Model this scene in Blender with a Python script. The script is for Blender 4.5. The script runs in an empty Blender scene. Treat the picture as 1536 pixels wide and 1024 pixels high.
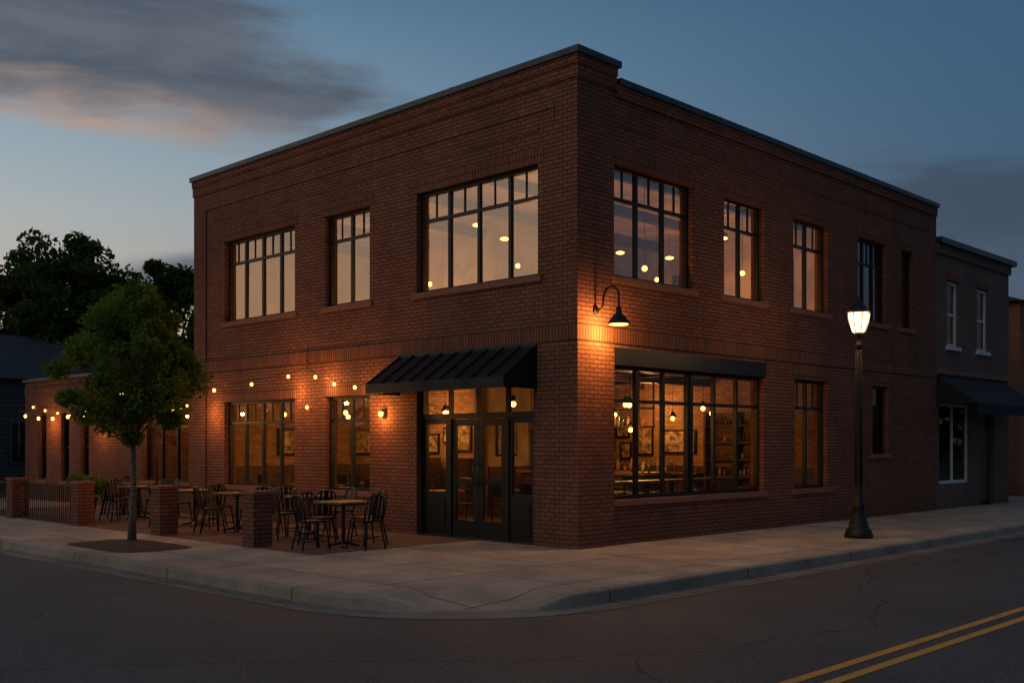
import bpy, math, random
import numpy as np
from mathutils import Vector
random.seed(7); np.random.seed(7)
sc=bpy.context.scene
sc.view_settings.view_transform='Standard'
sc.view_settings.look='None'; sc.view_settings.exposure=0

# ------------------------------------------------------------------ materials
def new_mat(name):
    m=bpy.data.materials.new(name); m.use_nodes=True
    nt=m.node_tree; nt.nodes.clear()
    out=nt.nodes.new('ShaderNodeOutputMaterial')
    return m,nt,out
def N(nt,t,**kw):
    n=nt.nodes.new(t)
    for k,v in kw.items():
        if k in n.inputs: n.inputs[k].default_value=v
        else: setattr(n,k,v)
    return n
def math_(nt,op,a,b=None,c=None,clamp=False):
    n=nt.nodes.new('ShaderNodeMath'); n.operation=op; n.use_clamp=clamp
    for i,v in enumerate((a,b,c)):
        if v is None: continue
        if isinstance(v,(int,float)): n.inputs[i].default_value=v
        else: nt.links.new(v,n.inputs[i])
    return n.outputs[0]
def mixc(nt,f,a,b,bt='MIX'):
    n=nt.nodes.new('ShaderNodeMix'); n.data_type='RGBA'; n.blend_type=bt
    for i,v in ((0,f),(6,a),(7,b)):
        if isinstance(v,(int,float)): n.inputs[i].default_value=v
        elif isinstance(v,tuple): n.inputs[i].default_value=(*v,1)
        else: nt.links.new(v,n.inputs[i])
    return n.outputs[2]
def smooth(nt,v,lo,hi):
    n=nt.nodes.new('ShaderNodeMapRange'); n.interpolation_type='SMOOTHSTEP'
    nt.links.new(v,n.inputs[0]); n.inputs[1].default_value=lo; n.inputs[2].default_value=hi
    return n.outputs[0]
def noise(nt,vec,scale,detail=4,rough=.55,dist=0):
    n=N(nt,'ShaderNodeTexNoise',Scale=scale,Detail=detail,Roughness=rough,Distortion=dist)
    if vec is not None: nt.links.new(vec,n.inputs['Vector'])
    return n.outputs['Fac']
def bsdf(nt,out,col,rough=.8,metal=0,bump=None,bstr=.3,bdist=.01,spec=.4):
    p=nt.nodes.new('ShaderNodeBsdfPrincipled')
    if isinstance(col,tuple): p.inputs['Base Color'].default_value=(*col,1)
    else: nt.links.new(col,p.inputs['Base Color'])
    if isinstance(rough,(int,float)): p.inputs['Roughness'].default_value=rough
    else: nt.links.new(rough,p.inputs['Roughness'])
    p.inputs['Metallic'].default_value=metal
    p.inputs['Specular IOR Level'].default_value=spec
    if bump is not None:
        b=N(nt,'ShaderNodeBump',Strength=bstr,Distance=bdist)
        nt.links.new(bump,b.inputs['Height']); nt.links.new(b.outputs[0],p.inputs['Normal'])
    nt.links.new(p.outputs[0],out.inputs[0]); return p
def geo_pos(nt): return nt.nodes.new('ShaderNodeNewGeometry').outputs['Position']

def brick_mat(name,c1,c2,mortar,soldier=False,flat=False,rough=.88,grime=.35):
    m,nt,out=new_mat(name); pos=geo_pos(nt)
    s=nt.nodes.new('ShaderNodeSeparateXYZ'); nt.links.new(pos,s.inputs[0])
    u=math_(nt,'ADD',s.outputs[0],s.outputs[1])
    c=nt.nodes.new('ShaderNodeCombineXYZ')
    if flat:
        nt.links.new(s.outputs[0],c.inputs[0]); nt.links.new(s.outputs[1],c.inputs[1])
    elif soldier:
        nt.links.new(s.outputs[2],c.inputs[0]); nt.links.new(u,c.inputs[1])
    else:
        nt.links.new(u,c.inputs[0]); nt.links.new(s.outputs[2],c.inputs[1])
    b=N(nt,'ShaderNodeTexBrick',Scale=1.0)
    b.inputs['Brick Width'].default_value=.21 if not soldier else .26
    b.inputs['Row Height'].default_value=.0715
    b.inputs['Mortar Size'].default_value=.0095
    b.inputs['Mortar Smooth'].default_value=.2
    b.inputs['Bias'].default_value=-.15
    if soldier: b.offset=0.0
    b.inputs['Color1'].default_value=(*c1,1); b.inputs['Color2'].default_value=(*c2,1)
    b.inputs['Mortar'].default_value=(*mortar,1)
    nt.links.new(c.outputs[0],b.inputs['Vector'])
    n1=noise(nt,pos,.7,4,.6); n2=noise(nt,pos,14,2,.6)
    sv=nt.nodes.new('ShaderNodeCombineXYZ'); nt.links.new(math_(nt,'MULTIPLY',u,2.2),sv.inputs[0]); nt.links.new(math_(nt,'MULTIPLY',s.outputs[2],.22),sv.inputs[1])
    n3=noise(nt,sv.outputs[0],1.6,4,.65)
    col=mixc(nt,math_(nt,'MULTIPLY',smooth(nt,n1,.35,.7),.45),b.outputs[0],mixc(nt,1.0,b.outputs[0],(.60,.55,.52),'MULTIPLY'))
    col=mixc(nt,math_(nt,'MULTIPLY',smooth(nt,n3,.45,.75),.38),col,mixc(nt,1.0,col,(.55,.55,.56),'MULTIPLY'))
    col=mixc(nt,math_(nt,'MULTIPLY',smooth(nt,n2,.4,.75),.35),col,mixc(nt,1.0,col,(1.5,1.45,1.35),'MULTIPLY'))
    h=math_(nt,'ADD',s.outputs[2],math_(nt,'MULTIPLY',n1,.5))
    g=math_(nt,'SUBTRACT',1.0,smooth(nt,h,.1,.9))
    col=mixc(nt,math_(nt,'MULTIPLY',g,grime if not flat else 0.0),col,(.05,.035,.03))
    hgt=math_(nt,'ADD',math_(nt,'SUBTRACT',1.0,b.outputs['Fac']),math_(nt,'MULTIPLY',n2,.4))
    bsdf(nt,out,col,rough,bump=hgt,bstr=.9,bdist=.014,spec=.2)
    return m
def plain(name,col,rough=.6,metal=0,nscale=8,var=.25,bump=.1,spec=.4):
    m,nt,out=new_mat(name); pos=geo_pos(nt)
    n=noise(nt,pos,nscale,3,.6)
    c=mixc(nt,smooth(nt,n,.3,.7),tuple(x*(1-var) for x in col),tuple(min(1,x*(1+var)) for x in col))
    r=math_(nt,'ADD',rough-.08,math_(nt,'MULTIPLY',n,.16))
    bsdf(nt,out,c,r,metal,bump=n,bstr=bump,bdist=.01,spec=spec); return m
def emit(name,col,st):
    m,nt,out=new_mat(name); e=N(nt,'ShaderNodeEmission',Strength=st)
    e.inputs[0].default_value=(*col,1); nt.links.new(e.outputs[0],out.inputs[0]); return m
def glass(name,refl,tint=(1,1,1)):
    m,nt,out=new_mat(name)
    t=nt.nodes.new('ShaderNodeBsdfTransparent'); t.inputs[0].default_value=(*tint,1)
    g=N(nt,'ShaderNodeBsdfGlossy',Roughness=.012); g.inputs[0].default_value=(1,.93,.84,1)
    pos=geo_pos(nt); nz=noise(nt,pos,.8,1,.4)
    b=N(nt,'ShaderNodeBump',Strength=.1,Distance=.05); nt.links.new(nz,b.inputs['Height'])
    nt.links.new(b.outputs[0],g.inputs['Normal'])
    mx=nt.nodes.new('ShaderNodeMixShader')
    fr=N(nt,'ShaderNodeLayerWeight',Blend=.25)
    f=math_(nt,'ADD',math_(nt,'MULTIPLY',fr.outputs['Fresnel'],.45),refl,clamp=True)
    nt.links.new(f,mx.inputs[0]); nt.links.new(t.outputs[0],mx.inputs[1]); nt.links.new(g.outputs[0],mx.inputs[2])
    nt.links.new(mx.outputs[0],out.inputs[0]); return m

BR=brick_mat('brick',(.275,.104,.060),(.19,.074,.046),(.062,.040,.031))
BRS=brick_mat('brick_soldier',(.26,.098,.057),(.18,.070,.044),(.055,.036,.028),soldier=True)
BRN=brick_mat('brick_neighbour',(.18,.09,.065),(.12,.062,.05),(.23,.19,.165))
BRO=brick_mat('brick_orange',(.36,.15,.07),(.28,.11,.06),(.2,.14,.1))
BRP=brick_mat('patio_brick',(.24,.12,.08),(.17,.09,.06),(.12,.09,.07),flat=True)
BRI=brick_mat('interior_brick',(.42,.23,.12),(.26,.14,.075),(.2,.13,.08),grime=0)
SILL=plain('brick_sill',(.25,.105,.065),.85,nscale=20)
METAL=plain('dark_frame',(.010,.010,.011),.45,.2,var=.2,bump=.03)
COP=plain('coping_metal',(.05,.06,.07),.4,.6,nscale=3,var=.25,bump=.05)
AWN=plain('awning_metal',(.022,.028,.034),.38,.6,nscale=3,bump=.04)
CANVAS=plain('awning_canvas',(.015,.018,.022),.9,nscale=12)
IRON=plain('cast_iron',(.02,.017,.015),.5,.4,nscale=18,bump=.2)
WOOD=plain('table_wood',(.20,.10,.045),.45,nscale=15,var=.35)
WOODD=plain('dark_wood',(.07,.034,.016),.5,nscale=9,var=.4)
WHITE=plain('white_trim',(.62,.62,.6),.6,nscale=10,var=.08)
ROOF=plain('roof_membrane',(.06,.06,.065),.9)
SHING=plain('roof_shingles',(.03,.036,.045),.9,nscale=6,var=.4,bump=.4)
SIDING=plain('siding',(.075,.08,.08),.8,nscale=4,var=.1)
CEIL=plain('interior_ceiling',(.14,.095,.065),.8)
IWALL=plain('interior_wall',(.36,.26,.18),.9,nscale=1.2,var=.3)
POSTER=plain('framed_print',(.3,.2,.12),.7,nscale=7,var=.8)
MULCH=plain('mulch',(.06,.032,.02),.95,nscale=45,var=.7,bump=1.0)
SOIL=plain('ground_soil',(.05,.055,.03),.95,nscale=3,var=.4)
BARK=plain('bark',(.17,.12,.08),.9,nscale=22,var=.5,bump=.8)
BULB=emit('bulb_glow',(1,.46,.10),5.0)
PEND=emit('pendant_glow',(1,.44,.10),7)
LANT=emit('lantern_glow',(1,.68,.36),3.0)
GL_UP=glass('window_glass_upper',.26,(.92,.9,.87))
GL_LO=glass('window_glass_lower',.03,(.96,.94,.9))
GL_DK=glass('window_glass_dark',.12,(.15,.16,.17))

def concrete(name,base,joint=1.5,ox=0,oy=0):
    m,nt,out=new_mat(name); pos=geo_pos(nt)
    s=nt.nodes.new('ShaderNodeSeparateXYZ'); nt.links.new(pos,s.inputs[0])
    def ln(o,off):
        a=math_(nt,'FRACT',math_(nt,'DIVIDE',math_(nt,'ADD',o,300+off),joint))
        d=math_(nt,'ABSOLUTE',math_(nt,'SUBTRACT',a,.5))
        return smooth(nt,d,.5-.018/joint,.5-.008/joint)
    j=math_(nt,'MAXIMUM',ln(s.outputs[0],ox),ln(s.outputs[1],oy))
    fx=math_(nt,'FLOOR',math_(nt,'DIVIDE',math_(nt,'ADD',s.outputs[0],300+ox),joint))
    fy=math_(nt,'FLOOR',math_(nt,'DIVIDE',math_(nt,'ADD',s.outputs[1],300+oy),joint))
    cc=nt.nodes.new('ShaderNodeCombineXYZ'); nt.links.new(fx,cc.inputs[0]); nt.links.new(fy,cc.inputs[1])
    w=nt.nodes.new('ShaderNodeTexWhiteNoise'); nt.links.new(cc.outputs[0],w.inputs[0])
    n1=noise(nt,pos,1.1,5,.65); n2=noise(nt,pos,60,2,.6); n3=noise(nt,pos,6,4,.7)
    col=mixc(nt,smooth(nt,n1,.3,.72),tuple(x*.66 for x in base),tuple(x*1.1 for x in base))
    col=mixc(nt,math_(nt,'MULTIPLY',smooth(nt,n3,.5,.75),.4),col,tuple(x*.58 for x in base))
    col=mixc(nt,math_(nt,'MULTIPLY',smooth(nt,n2,.48,.68),.5),col,tuple(x*.5 for x in base))
    k=math_(nt,'ADD',.84,math_(nt,'MULTIPLY',w.outputs[0],.22))
    kk=nt.nodes.new('ShaderNodeCombineColor')
    for i in range(3): nt.links.new(k,kk.inputs[i])
    col=mixc(nt,1.0,col,kk.outputs[0],'MULTIPLY')
    col=mixc(nt,math_(nt,'MULTIPLY',j,.85),col,tuple(x*.15 for x in base))
    v=N(nt,'ShaderNodeTexVoronoi',Scale=2.3); nt.links.new(pos,v.inputs['Vector'])
    sp=math_(nt,'SUBTRACT',1.0,smooth(nt,v.outputs['Distance'],.03,.07))
    col=mixc(nt,math_(nt,'MULTIPLY',sp,.45),col,tuple(x*.35 for x in base))
    h=math_(nt,'SUBTRACT',math_(nt,'MULTIPLY',n2,.25),j)
    bsdf(nt,out,col,.85,bump=h,bstr=.6,bdist=.01,spec=.25); return m
CONC=concrete('sidewalk_concrete',(.47,.375,.285),1.5,.35,1.15)
KERB=concrete('kerb_concrete',(.36,.30,.235),3.0,.3,.6)
GUT=concrete('gutter_concrete',(.26,.22,.175),3.0,.3,.6)

def asphalt():
    m,nt,out=new_mat('asphalt'); pos=geo_pos(nt)
    n1=noise(nt,pos,.35,5,.65); n2=noise(nt,pos,55,2,.7); n3=noise(nt,pos,3,4,.7)
    col=mixc(nt,smooth(nt,n1,.3,.7),(.062,.056,.054),(.092,.083,.077))
    col=mixc(nt,math_(nt,'MULTIPLY',smooth(nt,n3,.45,.75),.4),col,(.05,.047,.047))
    col=mixc(nt,math_(nt,'MULTIPLY',smooth(nt,n2,.52,.66),.7),col,(.20,.18,.165))
    col=mixc(nt,math_(nt,'MULTIPLY',math_(nt,'SUBTRACT',1.0,smooth(nt,n2,.34,.46)),.6),col,(.02,.02,.02))
    v=N(nt,'ShaderNodeTexVoronoi',Scale=.09); v.feature='DISTANCE_TO_EDGE'
    mp=nt.nodes.new('ShaderNodeVectorMath'); mp.operation='MULTIPLY_ADD'
    nn=N(nt,'ShaderNodeTexNoise',Scale=.8,Detail=7); nt.links.new(pos,nn.inputs['Vector'])
    nt.links.new(nn.outputs['Color'],mp.inputs[0]); mp.inputs[1].default_value=(.8,.8,.8); nt.links.new(pos,mp.inputs[2]); nt.links.new(mp.outputs[0],v.inputs['Vector'])
    cr=math_(nt,'SUBTRACT',1.0,smooth(nt,v.outputs[0],.0004,.0016))
    col=mixc(nt,math_(nt,'MULTIPLY',cr,.7),col,(.02,.02,.02))
    h=math_(nt,'SUBTRACT',n2,cr)
    bsdf(nt,out,col,.75,bump=h,bstr=.5,bdist=.01,spec=.3); return m
ASPH=asphalt()
def paint():
    m,nt,out=new_mat('yellow_road_paint'); pos=geo_pos(nt)
    n=noise(nt,pos,40,4,.7); n1=noise(nt,pos,4,4,.7)
    wear=smooth(nt,math_(nt,'ADD',math_(nt,'MULTIPLY',n,.6),math_(nt,'MULTIPLY',n1,.5)),.54,.70)
    col=mixc(nt,math_(nt,'MULTIPLY',wear,.75),(.74,.33,.04),(.11,.08,.055))
    bsdf(nt,out,col,.7,bump=n,bstr=.3); return m
PAINT=paint()
def leaf(name,dark,light,seed):
    m,nt,out=new_mat(name); pos=geo_pos(nt)
    n=noise(nt,pos,1.6,2,.6); oi=nt.nodes.new('ShaderNodeNewGeometry')
    f=math_(nt,'ADD',math_(nt,'MULTIPLY',smooth(nt,n,.35,.68),.6),math_(nt,'MULTIPLY',oi.outputs['Random Per Island'],.4))
    col=mixc(nt,f,dark,light)
    d=nt.nodes.new('ShaderNodeBsdfDiffuse'); t=nt.nodes.new('ShaderNodeBsdfTranslucent')
    nt.links.new(col,d.inputs[0]); nt.links.new(col,t.inputs[0])
    mx=nt.nodes.new('ShaderNodeMixShader'); mx.inputs[0].default_value=.4
    nt.links.new(d.outputs[0],mx.inputs[1]); nt.links.new(t.outputs[0],mx.inputs[2]); nt.links.new(mx.outputs[0],out.inputs[0])
    return m
LEAF=leaf('street_tree_leaves',(.09,.14,.022),(.24,.31,.055),1)
LEAFD=leaf('tree_leaves_dark',(.04,.065,.018),(.10,.14,.038),2)

# ------------------------------------------------------------------ mesh tools
class MB:
    def __init__(s): s.v=[];s.f=[];s.m=[];s.mats=[];s.sm=[]
    def mi(s,mat):
        if mat not in s.mats: s.mats.append(mat)
        return s.mats.index(mat)
    def add(s,vs,fs,mat,smooth=False):
        o=len(s.v); k=s.mi(mat); s.v+=[tuple(v) for v in vs]
        for f in fs: s.f.append(tuple(i+o for i in f)); s.m.append(k); s.sm.append(smooth)
    def box(s,x0,x1,y0,y1,z0,z1,mat):
        vs=[(x,y,z) for z in(z0,z1) for y in(y0,y1) for x in(x0,x1)]
        s.add(vs,[(0,2,3,1),(4,5,7,6),(0,1,5,4),(2,6,7,3),(0,4,6,2),(1,3,7,5)],mat)
    def fbox(s,face,a0,a1,d0,d1,z0,z1,mat):
        if face=='L': s.box(d0,d1,a0,a1,z0,z1,mat)
        else: s.box(a0,a1,d0,d1,z0,z1,mat)
    def lathe(s,c,prof,mat,seg=24,smooth=True,ang0=0):
        vs=[];fs=[]
        for r,z in prof:
            for i in range(seg):
                a=ang0+2*math.pi*i/seg; vs.append((c[0]+r*math.cos(a),c[1]+r*math.sin(a),c[2]+z))
        for j in range(len(prof)-1):
            for i in range(seg):
                k=(i+1)%seg; fs.append((j*seg+i,j*seg+k,(j+1)*seg+k,(j+1)*seg+i))
        fs.append(tuple(range(seg))[::-1]); fs.append(tuple((len(prof)-1)*seg+i for i in range(seg)))
        s.add(vs,fs,mat,smooth)
    def tube(s,pts,rad,mat,seg=8,smooth=True):
        pts=[Vector(p) for p in pts]; n=len(pts)
        if not hasattr(rad,'__len__'): rad=[rad]*n
        vs=[];fs=[];ref=None
        for i,p in enumerate(pts):
            d=(pts[min(i+1,n-1)]-pts[max(i-1,0)]).normalized()
            if ref is None: ref=Vector((0,0,1)) if abs(d.z)<.9 else Vector((1,0,0))
            a=d.cross(ref).normalized(); b=d.cross(a).normalized()
            if abs(d.dot(ref))>.95: ref=a
            for k in range(seg):
                t=2*math.pi*k/seg; vs.append(p+(a*math.cos(t)+b*math.sin(t))*rad[i])
        for j in range(n-1):
            for i in range(seg):
                k=(i+1)%seg; fs.append((j*seg+i,j*seg+k,(j+1)*seg+k,(j+1)*seg+i))
        fs.append(tuple(range(seg))[::-1]); fs.append(tuple((n-1)*seg+i for i in range(seg)))
        s.add(vs,fs,mat,smooth)
    def ball(s,c,r,mat,seg=12,rings=8,sz=1):
        s.lathe(c,[(max(r*math.sin(math.pi*i/rings),r*.02),-r*sz*math.cos(math.pi*i/rings)) for i in range(rings+1)],mat,seg)
    def obj(s,name,parent=None,bevel=0,loc=None,rotz=0):
        me=bpy.data.meshes.new(name); me.from_pydata(s.v,[],s.f)
        for m in s.mats: me.materials.append(m)
        me.polygons.foreach_set('material_index',s.m); me.polygons.foreach_set('use_smooth',s.sm); me.update()
        o=bpy.data.objects.new(name,me); sc.collection.objects.link(o)
        if parent: o.parent=parent
        if loc: o.location=loc
        o.rotation_euler[2]=rotz
        if bevel:
            b=o.modifiers.new('bevel','BEVEL'); b.width=bevel; b.segments=2; b.limit_method='ANGLE'; b.angle_limit=math.radians(40)
        return o
def empty(name,loc=(0,0,0)):
    e=bpy.data.objects.new(name,None); sc.collection.objects.link(e); e.location=loc; return e
def point(name,loc,p,col=(1,.5,.17),r=.05,parent=None):
    l=bpy.data.lights.new(name,'POINT'); l.energy=p; l.color=col; l.shadow_soft_size=r
    o=bpy.data.objects.new(name,l); sc.collection.objects.link(o); o.location=loc
    if parent: o.parent=parent
    return o

def wall(mb,face,a0,a1,z0,z1,ops,mat,base=0,th=.3,inner=IWALL):
    A=sorted({a0,a1,*[o[0] for o in ops],*[o[1] for o in ops]}); Z=sorted({z0,z1,*[o[2] for o in ops],*[o[3] for o in ops]})
    A=[a for a in A if a0<=a<=a1]; Z=[z for z in Z if z0<=z<=z1]
    def P(a,d,z): return (base+d,a,z) if face=='L' else (a,base+d,z)
    for i in range(len(A)-1):
        for j in range(len(Z)-1):
            am=(A[i]+A[i+1])/2; zm=(Z[j]+Z[j+1])/2
            if any(o[0]<am<o[1] and o[2]<zm<o[3] for o in ops): continue
            mb.add([P(A[i],0,Z[j]),P(A[i+1],0,Z[j]),P(A[i+1],0,Z[j+1]),P(A[i],0,Z[j+1])],[(0,1,2,3)] if face=='R' else [(3,2,1,0)],mat)
            mb.add([P(A[i],th,Z[j]),P(A[i+1],th,Z[j]),P(A[i+1],th,Z[j+1]),P(A[i],th,Z[j+1])],[(3,2,1,0)] if face=='R' else [(0,1,2,3)],inner)
    for o in ops:
        if len(o)>4: continue
        b0,b1,c0,c1=o
        for q in ([P(b0,0,c0),P(b0,th,c0),P(b0,th,c1),P(b0,0,c1)],[P(b1,0,c0),P(b1,th,c0),P(b1,th,c1),P(b1,0,c1)],
                  [P(b0,0,c0),P(b1,0,c0),P(b1,th,c0),P(b0,th,c0)],[P(b0,0,c1),P(b1,0,c1),P(b1,th,c1),P(b0,th,c1)]):
            mb.add(q,[(0,1,2,3)],mat)

def window(fr,gl,face,a0,a1,z0,z1,n,zt=None,glassm=None,base=0,muntin=True,fm=None,setb=.11,fw=.06):
    fm=fm or METAL; B=lambda b0,b1,d0,d1,c0,c1:fr.fbox(face,b0,b1,base+d0,base+d1,c0,c1,fm)
    e=.003; s=setb
    B(a0+e,a0+fw,s,s+.09,z0+e,z1-e); B(a1-fw,a1-e,s,s+.09,z0+e,z1-e)
    B(a0+fw,a1-fw,s,s+.09,z0+e,z0+fw); B(a0+fw,a1-fw,s,s+.09,z1-fw,z1-e)
    w=(a1-a0)/n
    cuts=[a0+w*i for i in range(1,n)]
    for c in cuts: B(c-.032,c+.032,s+.008,s+.085,z0+fw,z1-fw)
    edges=[a0+fw]+cuts+[a1-fw]
    d=base+s+.045
    for i in range(n):
        l=edges[i]+(.032 if i else 0); r=edges[i+1]-(.032 if i<n-1 else 0)
        if zt:
            B(l,r,s+.014,s+.08,zt-.03,zt+.03)
            if muntin:
                c=(l+r)/2; B(c-.011,c+.011,s+.025,s+.065,zt+.03,z1-fw)
        for (c0,c1) in ([(z0+fw-.01,zt-.02),(zt+.02,z1-fw+.01)] if zt else [(z0+fw-.01,z1-fw+.01)]):
            t0,t1,t2=[random.uniform(-.004,.004) for _ in range(3)]
            L_,R_=l-.01,r+.01
            P=[(L_,d+t0,c0),(R_,d+t1,c0),(R_,d+t1+t2,c1),(L_,d+t0+t2,c1)]
            if face=='L': gl.add([(p[1],p[0],p[2]) for p in P],[(3,2,1,0)],glassm)
            else: gl.add(P,[(0,1,2,3)],glassm)

# ------------------------------------------------------------------ main brick building
bld=empty('brick_building')
ZL0,ZL1=.75,2.66; ZU0,ZU1=4.5,6.37
LU=[(.87,3.97,4),(5.38,6.85,2),(7.95,10.8,4)]
RU=[(.94,3.245,3),(4.26,5.70,2),(6.85,8.31,2),(9.74,11.20,3),(12.0,12.68,1)]
opsL=[(a,b,ZU0,ZU1) for a,b,n in LU]+[(5.38,6.85,ZL0,ZL1),(7.95,10.8,ZL0,ZL1),(.975,3.97,0.0,2.78)]
opsR=[(a,b,ZU0,ZU1+.03) for a,b,n in RU]+[(.94,5.68,ZL0,3.29),(6.9,8.3,ZL0,3.04),(10.47,11.27,1.45,3.04),(.97,14.05,7.72,7.98,'notch')]
w=MB()
wall(w,'L',0,12.2,0,7.98,opsL,BR)
wall(w,'R',0,14.05,0,7.98,opsR,BR)
w.box(.3,14.05,12.1,12.2,0,7.72,BR); w.box(13.95,14.05,.3,12.1,0,7.72,BR)
w.add([(.97,0,7.72),(.97,.3,7.72),(.97,.3,7.98),(.97,0,7.98)],[(0,1,2,3)],BR)
w.obj('walls',bld)
t=MB()
t.box(-.04,0,-.04,.85,0,3.36,BR); t.box(0,.9,-.04,0,0,3.36,BR)
def bandL(a0,a1,p,z0,z1,m): t.box(-p,0,a0,a1,z0,z1,m)
def bandR(a0,a1,p,z0,z1,m): t.box(a0,a1,-p,0,z0,z1,m)
bandL(-.025,12.2,.025,3.37,3.64,BRS); bandR(0,.9,.025,3.37,3.64,BRS); bandR(.9,14.05,.014,3.37,3.64,BRS)
bandL(-.06,12.2,.06,7.83,7.98,BR); bandL(-.035,12.2,.035,7.62,7.83,BR)
bandR(0,.97,.06,7.83,7.98,BR); bandR(0,.97,.035,7.62,7.83,BR)
bandR(.97,14.05,.035,7.50,7.72,BR)
for z in (7.22,): bandL(.5,11.7,.02,z,z+.075,BR); bandL(.5,.575,.02,6.98,7.22,BR)
bandL(.85,11.3,.014,6.9,6.975,BR)
bandR(.97,13.6,.016,7.05,7.125,BR)
for a,b,n in LU:
    bandL(a-.12,b+.12,.010,6.373,6.62,BRS); bandL(a-.1,b+.1,.05,4.40,4.50,SILL)
for a,b,n in RU:
    bandR(a-.12 if a>1 else .9,b+.12,.010,6.403,6.65,BRS); bandR(a-.1 if a>1 else .9,b+.1,.05,4.40,4.50,SILL)
for a,b in ((5.38,6.85),(7.95,10.8)):
    bandL(a-.12,b+.12,.010,2.663,2.9,BRS); bandL(a-.1,b+.1,.05,.65,.75,SILL)
bandR(.905,5.8,.05,.65,.75,SILL); bandR(6.8,8.4,.05,.65,.75,SILL); bandR(10.37,11.37,.05,1.36,1.45,SILL)
bandR(6.78,8.42,.010,3.043,3.29,BRS); bandR(10.35,11.39,.010,3.043,3.29,BRS)
t.obj('brick_trim',bld)
c=MB()
c.box(-.10,.36,-.10,12.25,7.98,8.09,COP); c.box(.36,1.03,-.10,.36,7.98,8.09,COP)
c.box(1.03,14.1,-.075,.36,7.72,7.83,COP); c.box(13.9,14.1,.36,12.25,7.72,7.83,COP)
c.box(.36,13.9,12.05,12.25,7.72,7.83,COP)
c.box(.3,13.95,.3,12.1,7.30,7.36,ROOF)
c.box(-.03,-.002,11.60,11.635,.0,7.2,IRON)
for y in (2.9,5.9,8.9): c.box(-.104,.3,y,y+.05,7.975,8.095,COP)
for x in (4,7,10,13): c.box(x,x+.05,-.079,.3,7.715,7.835,COP)
c.obj('coping_and_roof',bld,bevel=.006)
fr=MB(); gl=MB()
for a,b,n in LU: window(fr,gl,'L',a,b,ZU0,ZU1,n,5.85,GL_UP)
for a,b,n in RU: window(fr,gl,'R',a,b,ZU0,ZU1+.03,n,5.85,GL_UP)
window(fr,gl,'L',5.38,6.85,ZL0,ZL1,2,2.17,GL_LO); window(fr,gl,'L',7.95,10.8,ZL0,ZL1,4,2.17,GL_LO)
window(fr,gl,'R',.94,3.28,ZL0,3.02,3,2.43,GL_LO,muntin=False); window(fr,gl,'R',3.34,5.68,ZL0,3.02,3,2.43,GL_LO,muntin=False)
fr.box(3.28,3.34,.09,.22,ZL0,3.02,METAL)
fr.box(.92,5.70,-.045,.2,3.02,3.31,METAL)
window(fr,gl,'R',6.9,8.3,ZL0,3.04,2,2.45,GL_LO)
window(fr,gl,'R',10.47,11.27,1.45,3.04,1,None,GL_DK)
F=lambda a0,a1,d0,d1,z0,z1:fr.box(d0,d1,a0,a1,z0,z1,METAL)
F(.978,1.06,.1,.2,0,2.775); F(3.89,3.967,.1,.2,0,2.775); F(1.06,3.89,.1,.2,2.70,2.775)
F(1.06,3.89,.1,.2,2.15,2.25)
for y in (1.70,3.17): F(y-.045,y+.045,.098,.2,0,2.15)
for y in (1.70,2.435,3.17): F(y-.03,y+.03,.11,.19,2.25,2.70)
for a,b in ((1.06,1.655),(3.215,3.89)):
    F(a,b,.12,.18,0.0,.82); F(a,a+.07,.12,.18,.82,2.15); F(b-.07,b,.12,.18,.82,2.15); F(a+.07,b-.07,.12,.18,2.06,2.15)
    F(a+.1,b-.1,.108,.12,.12,.70)
for a,b in ((1.745,2.43),(2.44,3.125)):
    F(a,a+.11,.125,.175,.01,2.14); F(b-.11,b,.125,.175,.01,2.14)
    F(a+.11,b-.11,.125,.175,.01,.33); F(a+.11,b-.11,.125,.175,2.02,2.14); F(a+.11,b-.11,.13,.17,.98,1.08)
for y in(2.37,2.5):
    fr.tube([(.06,y,.95),(.06,y,1.35)],.012,COP)
    for z in(.98,1.32): fr.tube([(.06,y,z),(.13,y,z)],.008,COP)
gl.add([(.15,1.07,.05),(.15,1.07,2.74),(.15,3.88,2.74),(.15,3.88,.05)],[(0,1,2,3)],GL_LO)
fr.box(-.02,.3,.99,3.95,.0,.025,COP)
aw=MB()
y0,y1=.86,4.42; zt,zb=3.34,2.78; p=.82
th=.04
aw.add([(-.01,y0,zt),(-.01,y1,zt),(-p,y1,zb),(-p,y0,zb),(-.01,y0,zt-th),(-.01,y1,zt-th),(-p,y1,zb-th),(-p,y0,zb-th)],
       [(0,1,2,3),(7,6,5,4),(0,3,7,4),(1,5,6,2),(0,4,5,1)],AWN)
aw.box(-p-.02,-p,y0-.01,y1+.01,zb-.17,zb+.012,AWN)
aw.add([(-p,y0,zb-.04),(-.01,y0,zt-.04),(-.01,y0,zb-.17),(-p,y0,zb-.17)],[(0,1,2,3)],AWN)
aw.add([(-p,y1,zb-.04),(-.01,y1,zt-.04),(-.01,y1,zb-.17),(-p,y1,zb-.17)],[(0,1,2,3)],AWN)
aw.box(-.03,-.002,y0,y1,zt-.02,zt+.05,AWN)
yy=y0
while yy<=y1+.01:
    aw.add([(-.012,yy-.012,zt),(-.012,yy+.012,zt),(-p-.01,yy+.012,zb),(-p-.01,yy-.012,zb),
            (-.012,yy-.012,zt+.03),(-.012,yy+.012,zt+.03),(-p-.01,yy+.012,zb+.03),(-p-.01,yy-.012,zb+.03)],
           [(0,3,2,1),(4,5,6,7),(0,1,5,4),(2,3,7,6),(1,2,6,5),(0,4,7,3)],AWN)
    yy+=(y1-y0)/9
aw.obj('entrance_awning',bld)
wg=MB()
WG=[(12.45,14.8),(18.0,18.55),(19.3,19.85),(20.9,21.5)]
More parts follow.
